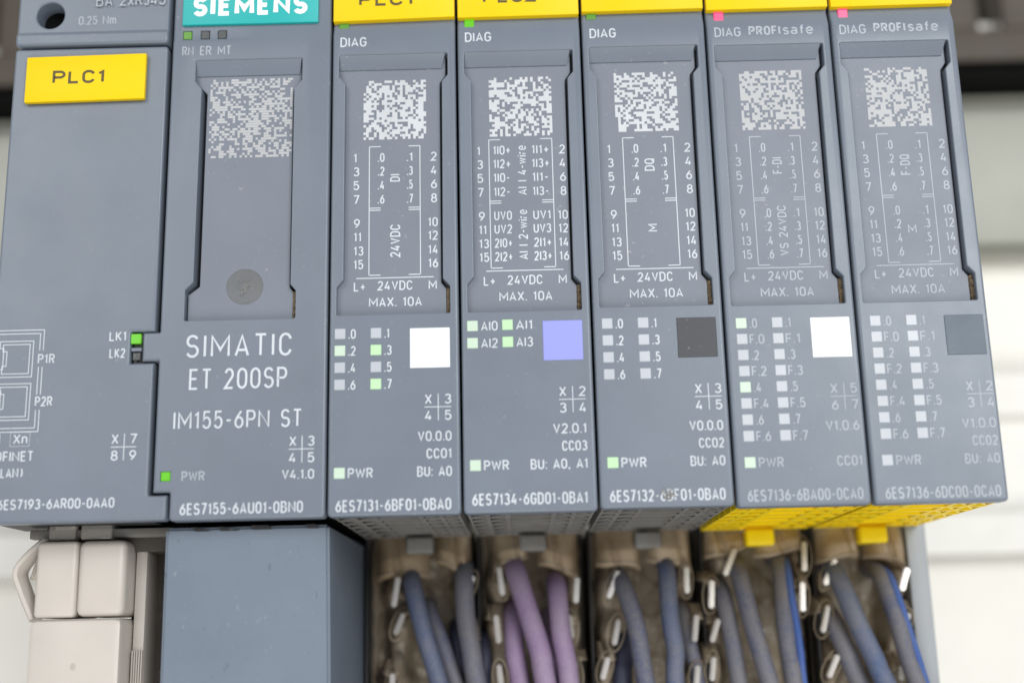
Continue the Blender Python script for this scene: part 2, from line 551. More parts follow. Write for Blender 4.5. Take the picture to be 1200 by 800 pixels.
class Print:
    """flat printed strokes; every stroke lies a few micrometres above the one before"""

    def __init__(self, y):
        self.y, self.bm, self.k = y, bmesh.new(), 0

    def poly(self, pts, w, closed=False, lim=None):
        pts = [Vector(p) for i, p in enumerate(pts) if i == 0 or (Vector(p) - Vector(pts[i - 1])).length > 1e-5]
        if closed and (pts[0] - pts[-1]).length < 1e-5:
            pts = pts[:-1]
        n = len(pts)
        if n < 2:
            return
        y = self.y - 0.0035 * (self.k % 4)
        self.k += 1
        L, Rr = [], []
        for i in range(n):
            if closed or 0 < i < n - 1:
                e1 = (pts[i] - pts[i - 1]).normalized()
                e2 = (pts[(i + 1) % n] - pts[i]).normalized()
            elif i == 0:
                e1 = e2 = (pts[1] - pts[0]).normalized()
            else:
                e1 = e2 = (pts[-1] - pts[-2]).normalized()
            n1, n2 = Vector((-e1.y, e1.x)), Vector((-e2.y, e2.x))
            m = n1 + n2
            m = m.normalized() if m.length > 1e-4 else n1
            d = w / 2 / max(0.42, m.dot(n1))
            a, b = pts[i] + m * d, pts[i] - m * d
            if lim:
                for q in (a, b):
                    q[lim[0]] = min(max(q[lim[0]], lim[1]), lim[2])
            L.append(self.bm.verts.new((a.x, y, a.y)))
            Rr.append(self.bm.verts.new((b.x, y, b.y)))
        for i in range(n if closed else n - 1):
            j = (i + 1) % n
            self.bm.faces.new((L[i], Rr[i], Rr[j], L[j]))

    def text(self, s, x0, x1, zb, H, t=0.14, vert=False, gap=0.10):
        """s fills x0..x1 with its baseline at zb; vert: reads upwards, x0..x1 is then the z range and zb the right edge in x"""
        sw = t * H
        ws = [max(0.0, G[c][0] - 0.1) * H if c != ' ' else G[c][0] * H for c in s]
        tot = sum(ws) + gap * H * (len(s) - 1)
        k = max(0.05, ((x1 - x0) - sw * len(s)) / max(tot, 1e-6))
        if len(s) == 1:
            k = max(0.05, (x1 - x0 - sw) / max(ws[0], 1e-6)) if ws[0] else 1
        x = x0
        for c, w in zip(s, ws):
            w2 = w * k + sw
            for st in G[c][1]:
                closed = isinstance(st, tuple)
                P = st[1] if closed else st
                out = []
                for u, v in P:
                    gx = x + sw / 2 + u * (w2 - sw)
                    gz = sw / 2 + v * (H - sw)
                    out.append((zb - gz, gx) if vert else (gx, zb + gz))
                self.poly(out, sw, closed, None if c in '.,:()Q' else ((0, zb - H, zb) if vert else (1, zb, zb + H)))
            x += w2 + gap * H * k

    def line(self, x0, z0, x1, z1, w=0.12):
        self.poly([(x0, z0), (x1, z1)], w)

    def rect(self, x0, z0, x1, z1, w=0.12):
        self.poly([(x0, z0), (x1, z0), (x1, z1), (x0, z1)], w, True)

    def mesh(self, name):
        return finish(self.bm, name, 0)


# printed glyphs that read upwards are laid out by (z range, right edge): mirror so that capitals point left
def vtext(pr, s, z0, z1, xl, xr, t=0.14):
    pr.text(s, z0, z1, xr, xr - xl, t, vert=True)


def mosaic(x0, x1, z0, z1, n, fill, y, seed, dots=False):
    """pale random speckle where the housing carries a mottled patch (no readable code)"""
    rr = random.Random(seed)
    bm = bmesh.new()
    cw, ch = (x1 - x0) / n, (z1 - z0) / n
    g = [[rr.random() < fill for _ in range(n)] for _ in range(n)]
    for i in range(n):
        j = 0
        while j < n:
            if not g[i][j]:
                j += 1
                continue
            k = j
            while k < n and g[i][k]:
                k += 1
            e = 0.06 * cw if dots else 0.0
            a, b = x0 + j * cw + e, x0 + k * cw - e
            c, d = z0 + i * ch + e, z0 + (i + 1) * ch - e
            bm.faces.new([bm.verts.new(p) for p in ((a, y, c), (b, y, c), (b, y, d), (a, y, d))])
            j = k
    return finish(bm, 'speckle_patch', 0)


# ------------------------------------------------------------------ background: plate, rail, duct
bm = bmesh.new()
box(bm, -520, 560, 111, 114, -380, 480, 0.6)
mp = obj('mounting_plate', finish(bm, 'mounting_plate', 35), 'wall')
mp['kind'] = 'structure'

rail = thing('mounting_rail', 'pale zinc horizontal mounting rail behind the modules', 'rail', (0, 105, 0))
prof = [(1, 35.5), (1, 27.5), (4, 26.6), (4, 9.2), (1, 8.3), (1, 0.4), (2, 0.4), (2, 7.2), (5, 8.1), (5, 27.7), (2, 28.6), (2, 35.5)]
bm = bmesh.new()
a = [bm.verts.new((-300, p[0], p[1])) for p in prof]
b = [bm.verts.new((340, p[0], p[1])) for p in prof]
bridge(bm, a, b)
bm.faces.new(a)
bm.faces.new(b[::-1])
bmesh.ops.recalc_face_normals(bm, faces=bm.faces)
obj('rail_profile', bm, 'rail', rail)

duct = thing('cable_duct', 'grey-brown slotted cable duct across the top of the background', 'cable duct', (0, 92, 96.6))
slots = []
x = -90.0
bm = bmesh.new()
box(bm, -300, 340, 0, 2, 0.05, 7, 0.3)
obj('lower_lip', finish(bm, 'lower_lip', 35), 'duct', duct)
me = None
x = -150.0
while x < 200:
    if me is None:
        me = finish((lambda q: (box(q, -4.8, 4.8, 0, 1.8, 7.02, 52, 0.4), q)[1])(bmesh.new()), 'duct_finger', 35)
    obj('duct_finger', me, 'duct', duct, (x, 0, 0))
    x += 14.5
boxo('duct_floor', (-300, 340, 0.3, 17.8, 0.0, 0.04), 'black', duct)
boxo('duct_back', (-300, 340, 15.5, 17.8, 0.1, 60), 'duct', duct)
boxo('lit_strip', (-300, 340, 4.5, 6.0, 6.0, 10.5), 'wall', duct)  # cream strip stands in for light caught inside the duct slots
boxo('shade_strip', (-300, 340, 2.3, 17.6, -1.6, -0.05), 'black', duct, 0.3)  # added strip; its black stands in for the shade under the duct
shade_root = thing('plate_shade_panel', 'added grey-green panel standing in for duct shade on the plate, behind the upper right edge', 'shade panel', (0, 103, 60.6))
boxo('shade_panel_body', (-300, 340, 0, 7.8, 0, 33.6), 'plate_shade', shade_root, 6.5)  # added panel in place of the duct shadow; rounding softens its lower edge

# ------------------------------------------------------------------ narrow I/O modules
CACHE = {}


def cached(key, fn):
    if key not in CACHE:
        CACHE[key] = fn()
    return CACHE[key]


REC = [(0.92, 22.85), (13.9, 22.85), (13.9, 26.05), (13.1, 26.95), (13.2, 51.45), (13.9, 52.3), (13.9, 55.1), (0.92, 55.1), (0.92, 52.35), (1.68, 51.4), (1.68, 27.05), (0.92, 26.15)]


def io_shell():
    outer = round_poly([(0.14, 0), (14.86, 0), (14.86, 73), (0.14, 73)], 0.55)
    bm = shell(outer, [round_poly(REC, 0.18, 3)], 0.34, 0, 1.7, 1.6)
    shear(bm, 57.7, 59.3, 0.55)
    return finish(bm, 'front_cover', 24)


def io_panel():
    g = 0.12
    pl = [(0.8, 22.75), (13.45, 22.75), (13.45, 25.95), (12.88, 26.7), (12.92, 51.6), (13.6, 52.5), (13.6, 55.3), (0.8, 55.3), (0.8, 52.2), (1.62, 51.3), (1.62, 27.2), (0.8, 26.3)]
    bm = shell(round_poly(pl, 0.15, 3), (), 0.10, 0.85, 3.0, back=True)
    return finish(bm, 'legend_panel', 20)


def ledge(x0, x1, x2, z0, z1):
    """sloping finger grip at the top of the recess"""
    bm = bmesh.new()
    pr_ = [(0.84, z0), (0.70, z0 + 0.02), (0.10, z1 - 0.05), (0.06, z1), (1.5, z1 + 0.02)]
    a = [bm.verts.new((x0, y, z)) for y, z in pr_]
    b = [bm.verts.new((x2 + (x1 - x2) * (z - z0) / (z1 - z0), y, z)) for y, z in pr_]
    for i in range(len(pr_) - 1):
        bm.faces.new((a[i], b[i], b[i + 1], a[i + 1]))
    bm.faces.new(a)
    bm.faces.new(b)
    return finish(bm, 'finger_grip', 25)


def io_grille():
    bm = bmesh.new()
    z0, z1 = 0.12, 1.35
    xs = [0.45, 2.6, 4.9, 10.1, 12.4, 14.55]
    ys = [2.0, 6.2, 10.6, 15.2, 20.0, 25.0, 30.6]
    for y in ys:
        box(bm, 0.4, 14.6, y, y + 0.9, z0, z1)
    for i, x in enumerate(xs):
        for a, b in zip(ys, ys[1:]):
            box(bm, x - 0.28 if i else x, x + 0.28 if i < 5 else x + 0.05, a + 0.92, b - 0.02, z0 + 0.03, z1)
    # slanted webs that make the triangular pockets
    for xa, xb in ((2.6, 0.7), (4.9, 2.9), (10.4, 12.1), (12.7, 14.3)):
        for a, b in zip(ys, ys[1:]):
            v = []
            for (x, y) in ((xa, a + 0.95), (xa + 0.4, a + 0.95), (xb + 0.4, b - 0.05), (xb, b - 0.05)):
                v.append((x, y))
            lo = [bm.verts.new((x, y, z0 + 0.06)) for x, y in v]
            hi = [bm.verts.new((x, y, z1)) for x, y in v]
            bm.faces.new(lo)
            bridge(bm, lo, hi)
    bmesh.ops.recalc_face_normals(bm, faces=bm.faces)
    return finish(bm, 'vent_grille', 35)


def io_rear():
    bm = bmesh.new()
    box(bm, 0.4, 14.6, 1.75, 31.6, 1.36, 70, 0.0)
    return finish(bm, 'rear_housing', 35)


def led_mesh(s=1.22):
    bm = bmesh.new()
    box(bm, 0, s, -0.07, 0.25, 0, s, 0.05, 1)
    return finish(bm, 'status_lamp', 35)


def dirt_mesh(seed, x0=13.42, x1=13.86, z0=22.95, z1=25.95):
    rr = random.Random(seed)
    bm = bmesh.new()
    nx, nz = 5, 22
    g = [[bm.verts.new((x0 + (x1 - x0) * i / (nx - 1) + (rr.uniform(-.16, .1) if i == 0 else 0), 0.62 + rr.uniform(-.12, .25) + (0.35 if i == 0 else 0), z0 + (z1 - z0) * j / (nz - 1))) for i in range(nx)] for j in range(nz)]
    for j in range(nz - 1):
        for i in range(nx - 1):
            bm.faces.new((g[j][i], g[j][i + 1], g[j + 1][i + 1], g[j + 1][i]))
    return finish(bm, 'dust_deposit', 60)


IO = [
    dict(label='grey I/O module with white square, directly right of the wide interface module', dz=0, ox=0, oz=0, ord='6ES7131-6BF01-0BA0',
         cross='X345', ver='V0.0.0', cc='CC01', bu='BU: A0', sq='sq_white', yellow=False, tag='PLC1', ink='ink', safe=False, diag='led_dull', mid='DI', low='24VDC'),
    dict(label='grey I/O module with lilac square and four analogue input lamps', dz=0, ox=0.08, oz=0.5, ord='6ES7134-6GD01-0BA1',
         cross='X234', ver='V2.0.1', cc='CC03', bu='BU: A0, A1', sq='sq_lilac', yellow=False, tag='PLC2', ink='ink', safe=False, diag='led_bright', mid='AI', low='AI'),
    dict(label='grey I/O module with black square and smudged order number', dz=0.2, ox=0.3, oz=0.25, ord='6ES7132-6BF01-0BA0',
         cross='X345', ver='V0.0.0', cc='CC02', bu='BU: A0', sq='sq_black', yellow=False, tag=None, ink='ink', safe=False, diag='led_dull', mid='DQ', low='M'),
    dict(label='grey safety module with white square and pink diagnostic lamp above yellow underside', dz=0, ox=0.45, oz=0.1, ord='6ES7136-6BA00-0CA0',
         cross='X567', ver='V1.0.6', cc=None, bu='CC01', sq='sq_white', yellow=True, tag=None, ink='ink_faint', safe=True, diag='led_pink', mid='F-DI', low='VS 24VDC'),
    dict(label='rightmost grey safety module with dark slate square, all channel lamps unlit', dz=0, ox=0.6, oz=0.0, ord='6ES7136-6DC00-0CA0',
         cross='X234', ver='V1.0.0', cc='CC02', bu='BU: A0', sq='sq_slate', yellow=True, tag=None, ink='ink_faint', safe=True, diag='led_pink', mid='F-DQ', low='FM'),
]
H = 1.14


def cross(pr, xl, zc, txt, w=3.0):
    """small four-field index: X|3 over 4|5"""
    pr.line(xl, zc, xl + w, zc, 0.10)
    pr.line(xl + w / 2 + 0.05, zc + 1.5, xl + w / 2 + 0.05, zc + 0.06, 0.10)
    pr.line(xl + w / 2 + 0.05, zc - 0.06, xl + w / 2 + 0.05, zc - 1.5, 0.10)
    for c, dx, dz in ((txt[0], 0.05, 0.33), (txt[1], w - 0.75, 0.33), (txt[2], 0.05, -1.52), (txt[3], w - 0.75, -1.52)):
        pr.text(c, xl + dx, xl + dx + (0.78 if c != '1' else 0.4), zc + dz, H)


for i, c in enumerate(IO):
    t = thing('io_module', c['label'], 'I/O module', (15 * i, 0, c['dz']), 'narrow I/O modules in a row')
    obj('front_cover', cached('shell', io_shell), 'grey', t)
    obj('legend_panel', cached('panel', io_panel), 'grey_panel', t)
    obj('finger_grip', cached('ledge', lambda: ledge(0.95, 13.6, 13.15, 53.4, 55.08)), 'grey', t)
    obj('gap_filler', cached('inner', lambda: finish((lambda q: (box(q, 0.5, 14.5, 1.63, 1.70, 20, 57), q)[1])(bmesh.new()), 'gap_filler', 0)), 'gap', t)  # dark filler added so the gap around the panel reads as shade
    body = 'yellow_house' if c['yellow'] else 'grey_rear'
    obj('rear_housing', cached('rear', io_rear), body, t)
    obj('vent_grille', cached('grille', io_grille), body, t)
    obj('dust_deposit', dirt_mesh(i), 'dirt', t)
    # name plate on top
    tilt = (0.1, -0.12, 0.05, 0.0, 0.02)[i]
    bm = bmesh.new()
    vv = box(bm, 0.2, 14.82, -0.25, 1.2, 59.45 + (0.1 if i < 2 else 0.25), 69, 0.12)
    for v in bm.verts:
        v.co.z += (v.co.x - 7.5) * 0.02 * (1 if i == 0 else .3)
    lp = obj('name_plate', finish(bm, 'name_plate', 35), 'yellow', t)
    if c['tag']:
        pr = Print(-0.262)
        pr.text(c['tag'], 3.3, 9.9, 61.35, 1.75, 0.19)
        obj('printed_text', pr.mesh('printed_text'), 'ink_dark', lp)
    # diagnostic lamp just below the plate
    lm = cached('diag', lambda: finish((lambda q: (box(q, 0, 1.15, -0.07, 0.6, 0, 1.5, 0.06, 1), q)[1])(bmesh.new()), 'diagnostic_lamp', 35))
    obj('diagnostic_lamp', lm, c['diag'], t, ((0.85, 1.0, 0.75, 1.15, 1.15)[i], 0.35, (58.75, 58.35, 58.95, 58.2, 58.25)[i]))

    pr = Print(-0.012)
    pr.text('DIAG', 1.05, 4.2, 56.15 + c['oz'] * 0.5, 1.25)
    if c['safe']:
        pr.text('PROFI', 5.15, 8.95, 56.3, 1.2, 0.19)
        pr.text('safe', 9.25, 12.9, 56.3, 1.25, 0.15)
    obj('diagnostic_print', pr.mesh('diagnostic_print'), c['ink'], t)

    # speckled patch
    obj('speckle_patch', mosaic(3.78, 11.25, 44.5, 52.05, 24, 0.60, 0.838, 40 + i), 'code' if i < 3 else 'code_dim', t)  # dimmer on the safety modules: glare over the print put into colour

    # legend on the recessed panel
    pr = Print(0.838)
    wide = c['mid'] == 'AI'
    bl, br = (3.65, 11.12) if wide else (4.5, 10.48)
    zz = c['oz'] * (1.0 if wide else 0.5)
    top, mid_, bot = 43.6 + zz, 35.75 + zz, 27.75 + zz
    tick = 1.35
    for x0, s in ((bl, 1), (br, -1)):
        pr.line(x0, bot, x0, top, 0.11)
        for z in (top, mid_ + 0.17, mid_ - 0.1, bot):
            pr.line(x0, z, x0 + s * tick, z, 0.12)
    pr.line(3.05, 27.4 + zz, 12.0, 27.4 + zz, 0.12)
    zr = [41.65, 39.93, 38.2, 36.45, 33.5, 31.85, 30.15, 28.5]
    for k, z in enumerate(zr):
        z += zz
        a, b = 2 * k + 1, 2 * k + 2
        for v, left in ((a, True), (b, False)):
            w = {1: 0.72, 2: 1.15 if left else 1.15}[len(str(v))]
            if str(v)[0] == '1' and len(str(v)) == 1:
                w = 0.42
            if v == 11:
                w = 0.9
            x0 = 2.62 + (0.1 if k > 3 else 0) if left else (11.75 if v < 10 else 11.38)
            if wide:
                x0 += -0.4 if left else 0.2
            pr.text(str(v), x0, x0 + w, z, H)
    names = None
    if wide:
        rows = [('1I0+', '1I1+'), ('1I2+', '1I3+'), ('1I0-', '1I1-'), ('1I2-', '1I3-'), ('UV0', 'UV1'), ('UV2', 'UV3'), ('2I0+', '2I1+'), ('2I2+', '2I3+')]
        for (l, r_), z in zip(rows, zr):
            pr.text(l, 4.12, 6.2 - (0.15 if l[-1] == '-' else 0), z + zz + 0.05, H)
            pr.text(r_, 8.68, 10.75 - (0.15 if r_[-1] == '-' else 0), z + zz + 0.05, H)
        vtext(pr, 'AI I 4-wire', 37.1, 43.3, 6.95, 8.05)
        vtext(pr, 'AI I 2-wire', 29.2, 35.3, 6.9, 8.0)
    else:
        for k, z in enumerate(zr[:4] if not c['safe'] else zr):
            n = 2 * (k % 4)
            pr.text('.%d' % n, 5.5 + (0.1 if k > 3 else 0), 6.3 + (0.1 if k > 3 else 0), z + zz, H)
            pr.text('.%d' % (n + 1), 8.92 + (0.1 if k > 3 else 0), 9.65 + (0.1 if k > 3 else 0), z + zz, H)
        z0, z1 = {'DI': (39.15, 40.1), 'DQ': (39.5, 41.05), 'F-DI': (38.95, 41.0), 'F-DQ': (38.4, 40.95)}[c['mid']]
        vtext(pr, c['mid'], z0, z1, 6.95, 8.12)
        if c['low'] == '24VDC':
            vtext(pr, '24VDC', 29.85, 33.85, 6.95, 8.15)
        elif c['low'] == 'M':
            vtext(pr, 'M', 32.0, 32.95, 6.95, 8.1)
        elif c['low'] == 'VS 24VDC':
            vtext(pr, 'VS 24VDC', 28.9, 35.0, 7.1, 8.15)
        else:
            pr.text('M', 7.1, 8.1, 31.2, H)
    pr.text('L+', 2.76, 4.12, 25.85 + zz * 0.6, H)
    pr.text('24VDC', 5.5, 9.55, 25.9 + zz * 0.6, H)
    pr.text('M', 11.4, 12.35, 25.9 + zz * 0.6, H)
    pr.text('MAX. 10A', 4.52, 10.62, 23.95 + zz * 0.6, H)
    obj('terminal_legend', pr.mesh('terminal_legend'), c['ink'], t)

    # lower field: lamps, colour plate, index, versions, order number
    ox, oz = c['ox'], c['oz']
    pr = Print(-0.012)
    lamp = cached('led', led_mesh)
    if wide:
        for k, (txt, x0, z, m_) in enumerate((('AI0', 0.8, 20.6, 'led_g1'), ('AI1', 4.78, 20.65, 'led_g2'), ('AI2', 0.78, 18.6, 'led_g1'), ('AI3', 4.78, 18.65, 'led_g2'))):
            obj('status_lamp', lamp, m_, t, (x0, 0, z))
            pr.text(txt, x0 + 1.58, x0 + 3.48, z, H)
    else:
        nrow = 8 if c['safe'] else 4
        for k in range(nrow):
            z = 20.05 + oz - k * (1.962 if not c['safe'] else 1.845)
            for s in (0, 1):
                if c['safe']:
                    n = 2 * (k // 2) + s
                    txt = ('F.%d' if k % 2 else '.%d') % n
                else:
                    n = 2 * k + s
                    txt = '.%d' % n
                x0 = 0.75 + ox * 1.15 + 4.08 * s
                mm = 'led_off'
                if i == 0:
                    mm = {2: 'led_g1', 3: 'led_g2', 7: 'led_g2'}.get(n, mm)
                if i == 3 and not k % 2:
                    mm = {0: 'led_g1', 4: 'led_g1'}.get(n, mm)
                obj('status_lamp', lamp, mm, t, (x0, 0, z))
                w = 0.85 if len(txt) == 2 else 1.55
                if txt == '.1':
                    w = 0.6
                pr.text(txt, x0 + 1.56 - (0.12 if len(txt) > 2 else 0), x0 + 1.56 + w, z, H)
    obj('status_lamp', lamp, 'led_off' if i == 4 else ('led_g1' if i != 2 else 'led_g2'), t, (0.82 + ox * 0.9, 0, 4.2 + oz))
    pr.text('PWR', 2.38 + ox * 0.9, 5.15 + ox * 0.9, 4.2 + oz, H)
    bm = bmesh.new()
    box(bm, 9.3 + ox * 0.9, 13.82 + ox * 0.72, -0.06, 0.3, 16.5 + oz, 21.12 + oz, 0.05, 1)
    obj('colour_plate', finish(bm, 'colour_plate', 35), c['sq'], t)
    cross(pr, 10.9 + ox * 0.9, 12.0 + oz, c['cross'])
    xr = 13.9 + ox * 0.75
    for txt, z in ((c['ver'], 8.15), (c['cc'], 6.2), (c['bu'], 4.22)):
        if txt:
            w = {'V': 3.75, 'C': 2.8, 'B': 3.85}[txt[0]]
            if 'A1' in txt:
                w = 6.35
            pr.text(txt, xr - w, xr, z + oz, H)
    pr.text(c['ord'], 1.04 + ox * 0.6, 13.78 + ox * 0.5, 0.52 + oz * 0.7, 1.32)
    obj('status_print', pr.mesh('status_print'), c['ink'], t)
    if i == 2:
        rr = random.Random(5)
        bm = bmesh.new()
        for q in range(75):
            a, r_ = rr.uniform(0, 6.28), abs(rr.gauss(0, 0.5))
            x, z, s = 7.6 + math.cos(a) * r_ * 1.2, 1.35 + math.sin(a) * r_, rr.uniform(.04, .14)
            y = -0.03 - 0.0009 * q
            pts = [(x + s * rr.uniform(.6, 1.2) * math.cos(k * 1.05), y, z + s * rr.uniform(.6, 1.2) * math.sin(k * 1.05)) for k in range(6)]
            bm.faces.new([bm.verts.new(p) for p in pts])
        sm = obj('smudge', finish(bm, 'smudge', 0), 'smudge', t)

# ------------------------------------------------------------------ interface module
im = thing('interface_module', 'wide grey interface module with teal name plate and recessed memory panel', 'interface module')
outer = round_poly([(-17.3, 0), (-0.12, 0), (-0.12, 74), (-19.2, 74), (-19.2, 21.4), (-21.1, 21.4), (-21.1, 18.05), (-19.2, 18.05), (-19.2, 3.15), (-17.3, 3.15)], [.5, .5, .5, .5, .1, 0, 0, .1, 0, .25])
IREC = [(-16.5, 22.65), (-3.8, 22.65), (-3.8, 25.95), (-4.42, 26.7), (-4.42, 51.0), (-3.5, 52.1), (-3.5, 54.9), (-16.3, 54.9), (-16.3, 52.25), (-15.5, 51.2), (-15.6, 27.2), (-16.5, 26.3)]
lamps_im = [[(x, 57.75), (x + 1.1, 57.75), (x + 1.1, 58.85), (x, 58.85)] for x in (-18.02, -15.88, -13.82)] + [[(-18.42, 4.4), (-17.3, 4.4), (-17.3, 5.45), (-18.42, 5.45)]]
bm = shell(outer, [round_poly(IREC, 0.18, 3)] + lamps_im, 0.34, 0, 2.0, 2.4, 0.10)
shear(bm, 57.35, 57.7, 0.12)
obj('front_cover', finish(bm, 'front_cover', 24), 'grey', im)
pl = [(-16.35, 22.75), (-4.2, 22.75), (-4.2, 26.0), (-4.62, 26.6), (-4.62, 51.2), (-3.65, 52.3), (-3.65, 55.1), (-16.4, 55.1), (-16.4, 52.2), (-15.0, 50.9), (-15.05, 26.9), (-16.35, 25.9)]
bm = shell(round_poly(pl, 0.15, 3), (), 0.10, 0.85, 4.0, back=True)
mpn = obj('memory_panel', finish(bm, 'memory_panel', 20), 'grey_panel', im)
obj('finger_grip', ledge(-16.28, -3.62, -3.9, 53.1, 54.88), 'grey', im)
# round dimple: shallow lathe bowl standing just proud of the panel
bm = bmesh.new()
prev = None
for r_, y in ((2.14, 0.846), (2.08, 0.80), (2.0, 0.81), (1.86, 0.835), (1.2, 0.838), (0.85, 0.838), (0.72, 0.77), (0.5, 0.80), (0.25, 0.76), (0.02, 0.78)):
    rg = [bm.verts.new((-9.82 + r_ * math.cos(k * math.pi / 20), y, 26.75 + r_ * math.sin(k * math.pi / 20))) for k in range(40)]
    if prev:
        bridge(bm, prev, rg)
    prev = rg
bm.faces.new(prev)
obj('round_boss', finish(bm, 'round_boss', 40), 'worn', mpn)
rr = random.Random(3)
bm = bmesh.new()
for q in range(60):
    a, r_ = rr.uniform(0, 6.28), abs(rr.gauss(0, 0.5))
    x, z, s_ = -9.72 + math.cos(a) * r_, 26.6 + math.sin(a) * r_ * 1.1, rr.uniform(.05, .17)
    pts = [(x + s_ * rr.uniform(.6, 1.2) * math.cos(k * 1.05), 0.745 - 0.0009 * q, z + s_ * rr.uniform(.6, 1.2) * math.sin(k * 1.05)) for k in range(6)]
    bm.faces.new([bm.verts.new(p) for p in pts])
obj('worn_mark', finish(bm, 'worn_mark', 0), 'worn_light', mpn)
obj('speckle_patch', mosaic(-14.65, -4.72, 42.65, 52.75, 32, 0.54, 0.838, 77, True), 'code_dim', im)
obj('dust_deposit', dirt_mesh(11, -4.25, -3.84, 22.8, 26.0), 'dirt', im)
boxo('rear_housing', (-19.0, -0.4, 2.5, 42, 1.0, 72), 'dark', im)
boxo('rail_mount', (-18.9, -0.35, 42.2, 104, -48, 70), 'body', im)
lamp = cached('imled', lambda: led_mesh(0.98))
for x, m_ in ((-17.96, 'led_dull'), (-15.82, 'led_dark'), (-13.76, 'led_dark')):
    obj('status_lamp', lamp, m_, im, (x, 0.18, 57.81))
obj('status_lamp', lamp, 'led_bright', im, (-18.35, 0.12, 4.44))
np_ = boxo('name_plate', (-18.08, -1.62, -0.3, 1.5, 59.42, 69), 'teal', im, 0.14)
pr = Print(-0.312)
pr.text('SIEMENS', -16.8, -2.95, 60.55, 2.55, 0.225, gap=0.13)
obj('printed_text', pr.mesh('printed_text'), 'ink_hi', np_)
pr = Print(-0.012)
pr.text('RN', -18.0, -16.62, 55.55, 1.2, 0.125)
pr.text('ER', -15.85, -14.48, 55.55, 1.2, 0.125)
pr.text('MT', -13.72, -12.1, 55.55, 1.2, 0.125)
obj('lamp_print', pr.mesh('lamp_print'), 'ink_faint', im)
pr = Print(-0.012)
pr.text('SIMATIC', -16.12, -4.1, 18.3, 2.68, 0.105, gap=0.17)
pr.text('ET 200SP', -15.62, -4.55, 14.6, 2.42, 0.105, gap=0.14)
pr.text('IM155-6PN ST', -17.2, -2.8, 10.12, 2.05, 0.105, gap=0.14)
cross(pr, -4.22, 7.62, 'X345', 2.85)
pr.text('V4.1.0', -4.92, -1.35, 4.28, 1.1)
pr.text('6ES7155-6AU01-0BN0', -16.12, -2.53, 0.6, 1.3)
obj('type_print', pr.mesh('type_print'), 'ink', im)
pr = Print(-0.012)
pr.text('PWR', -16.05, -13.48, 4.33, 1.1)
obj('lamp_print', pr.mesh('lamp_print'), 'ink_faint', im)
# lower housing, its face leaning back a little
bm = bmesh.new()
vv = box(bm, -18.4, -0.1, 2.9, 42, -48, -0.5)
for v in bm.verts:
    if v.co.y < 10:
        v.co.y += (-0.5 - v.co.z) * 0.11
    if v.co.z < -40:
        v.co.x += -1.4 if v.co.x < -9 else 0.1
bmesh.ops.bevel(bm, geom=bm.edges[:], offset=0.35, segments=3, affect='EDGES')
lh = obj('lower_housing', finish(bm, 'lower_housing', 35), 'grey_lower', im)
for x0, x1 in ((-15.2, -13.7), (-12.3, -10.4), (-8.9, -6.9), (-2.7, -1.6)):
    bm = bmesh.new()
    q = [(x0, -0.42), (x1 + 0.35, -0.95), (x0 + 0.1, -0.95)] if x1 < -10 else [(x0, -0.42), (x1, -0.42), (x1 + 0.4, -0.9), (x0 + 0.3, -0.9)]
    a = [bm.verts.new((p[0], 2.86, p[1])) for p in q]
    b = [bm.verts.new((p[0], 3.6, p[1])) for p in q]
    bm.faces.new(a)
    bridge(bm, a, b)
    obj('vent_slot', finish(bm, 'vent_slot', 0), 'dark', lh)

# ------------------------------------------------------------------ bus adapter
ba = thing('bus_adapter', 'grey bus adapter with yellow name label and socket diagram', 'bus adapter')
outer = round_poly([(-38.2, 0.1), (-17.62, 0.1), (-17.62, 2.85), (-19.72, 2.85), (-19.72, 17.85), (-22.45, 17.85), (-22.45, 21.5), (-19.72, 21.5), (-19.72, 56.95), (-38.2, 56.95)], [.5, .5, 0, .3, 0, .1, .1, 0, .5, .5])
bm = shell(outer, (), 0.34, 0, 1.8, back=True)
obj('front_cover', finish(bm, 'front_cover', 24), 'grey', ba)
boxo('inner_housing', (-37.7, -20.2, 1.85, 12, 0.35, 56.5), 'dark', ba)  # black here stands in for the shade under the adapter
outer = round_poly([(-38.2, 57.25), (-19.7, 57.25), (-19.7, 74), (-38.2, 74)], 0.55)
hole = [(-34.22 + 1.68 * math.cos(k * math.pi / 14), 61.35 + 1.72 * math.sin(k * math.pi / 14)) for k in range(28)]
bm = shell(outer, [hole], 0.4, -0.25, 12.0, 6.0, 0.22)
shear(bm, 58.6, 59.1, 0.25)
obj('screw_cover', finish(bm, 'screw_cover', 24), 'grey', ba)
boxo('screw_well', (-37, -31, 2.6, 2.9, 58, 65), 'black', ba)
boxo('rear_housing', (-37.6, -20.2, 12.1, 30, 2.0, 72), 'dark', ba)
bm = bmesh.new()
box(bm, -36.4, -22.08, -0.75, -0.05, 49.75, 55.62, 0.16)
for v in bm.verts:
    v.co.z += (v.co.x + 29) * 0.012
ylab = obj('name_plate', finish(bm, 'name_plate', 35), 'yellow', ba)
pr = Print(-0.762)
pr.text('PLC1', -33.15, -26.85, 51.95, 1.72, 0.19)
obj('printed_text', pr.mesh('printed_text'), 'ink_dark', ylab)
pr = Print(-0.262)
pr.text('BA 2xRJ45', -28.65, -20.2, 62.25, 1.5, 0.11)
pr.y = 0.0 - 0.012
pr.text('0.25 Nm', -30.75, -26.2, 59.97, 1.15, 0.13)
obj('torque_print', pr.mesh('torque_print'), 'ink_faint', ba)
boxo('lamp_surround', (-22.3, -19.9, 0.9, 1.4, 17.6, 21.6), 'led_dark', ba)
obj('link_lamp', led_mesh(1.12), 'led_bright', ba, (-22.4, -0.02, 20.12))
obj('link_lamp', led_mesh(0.85), 'led_dark', ba, (-22.2, 0.25, 18.25))
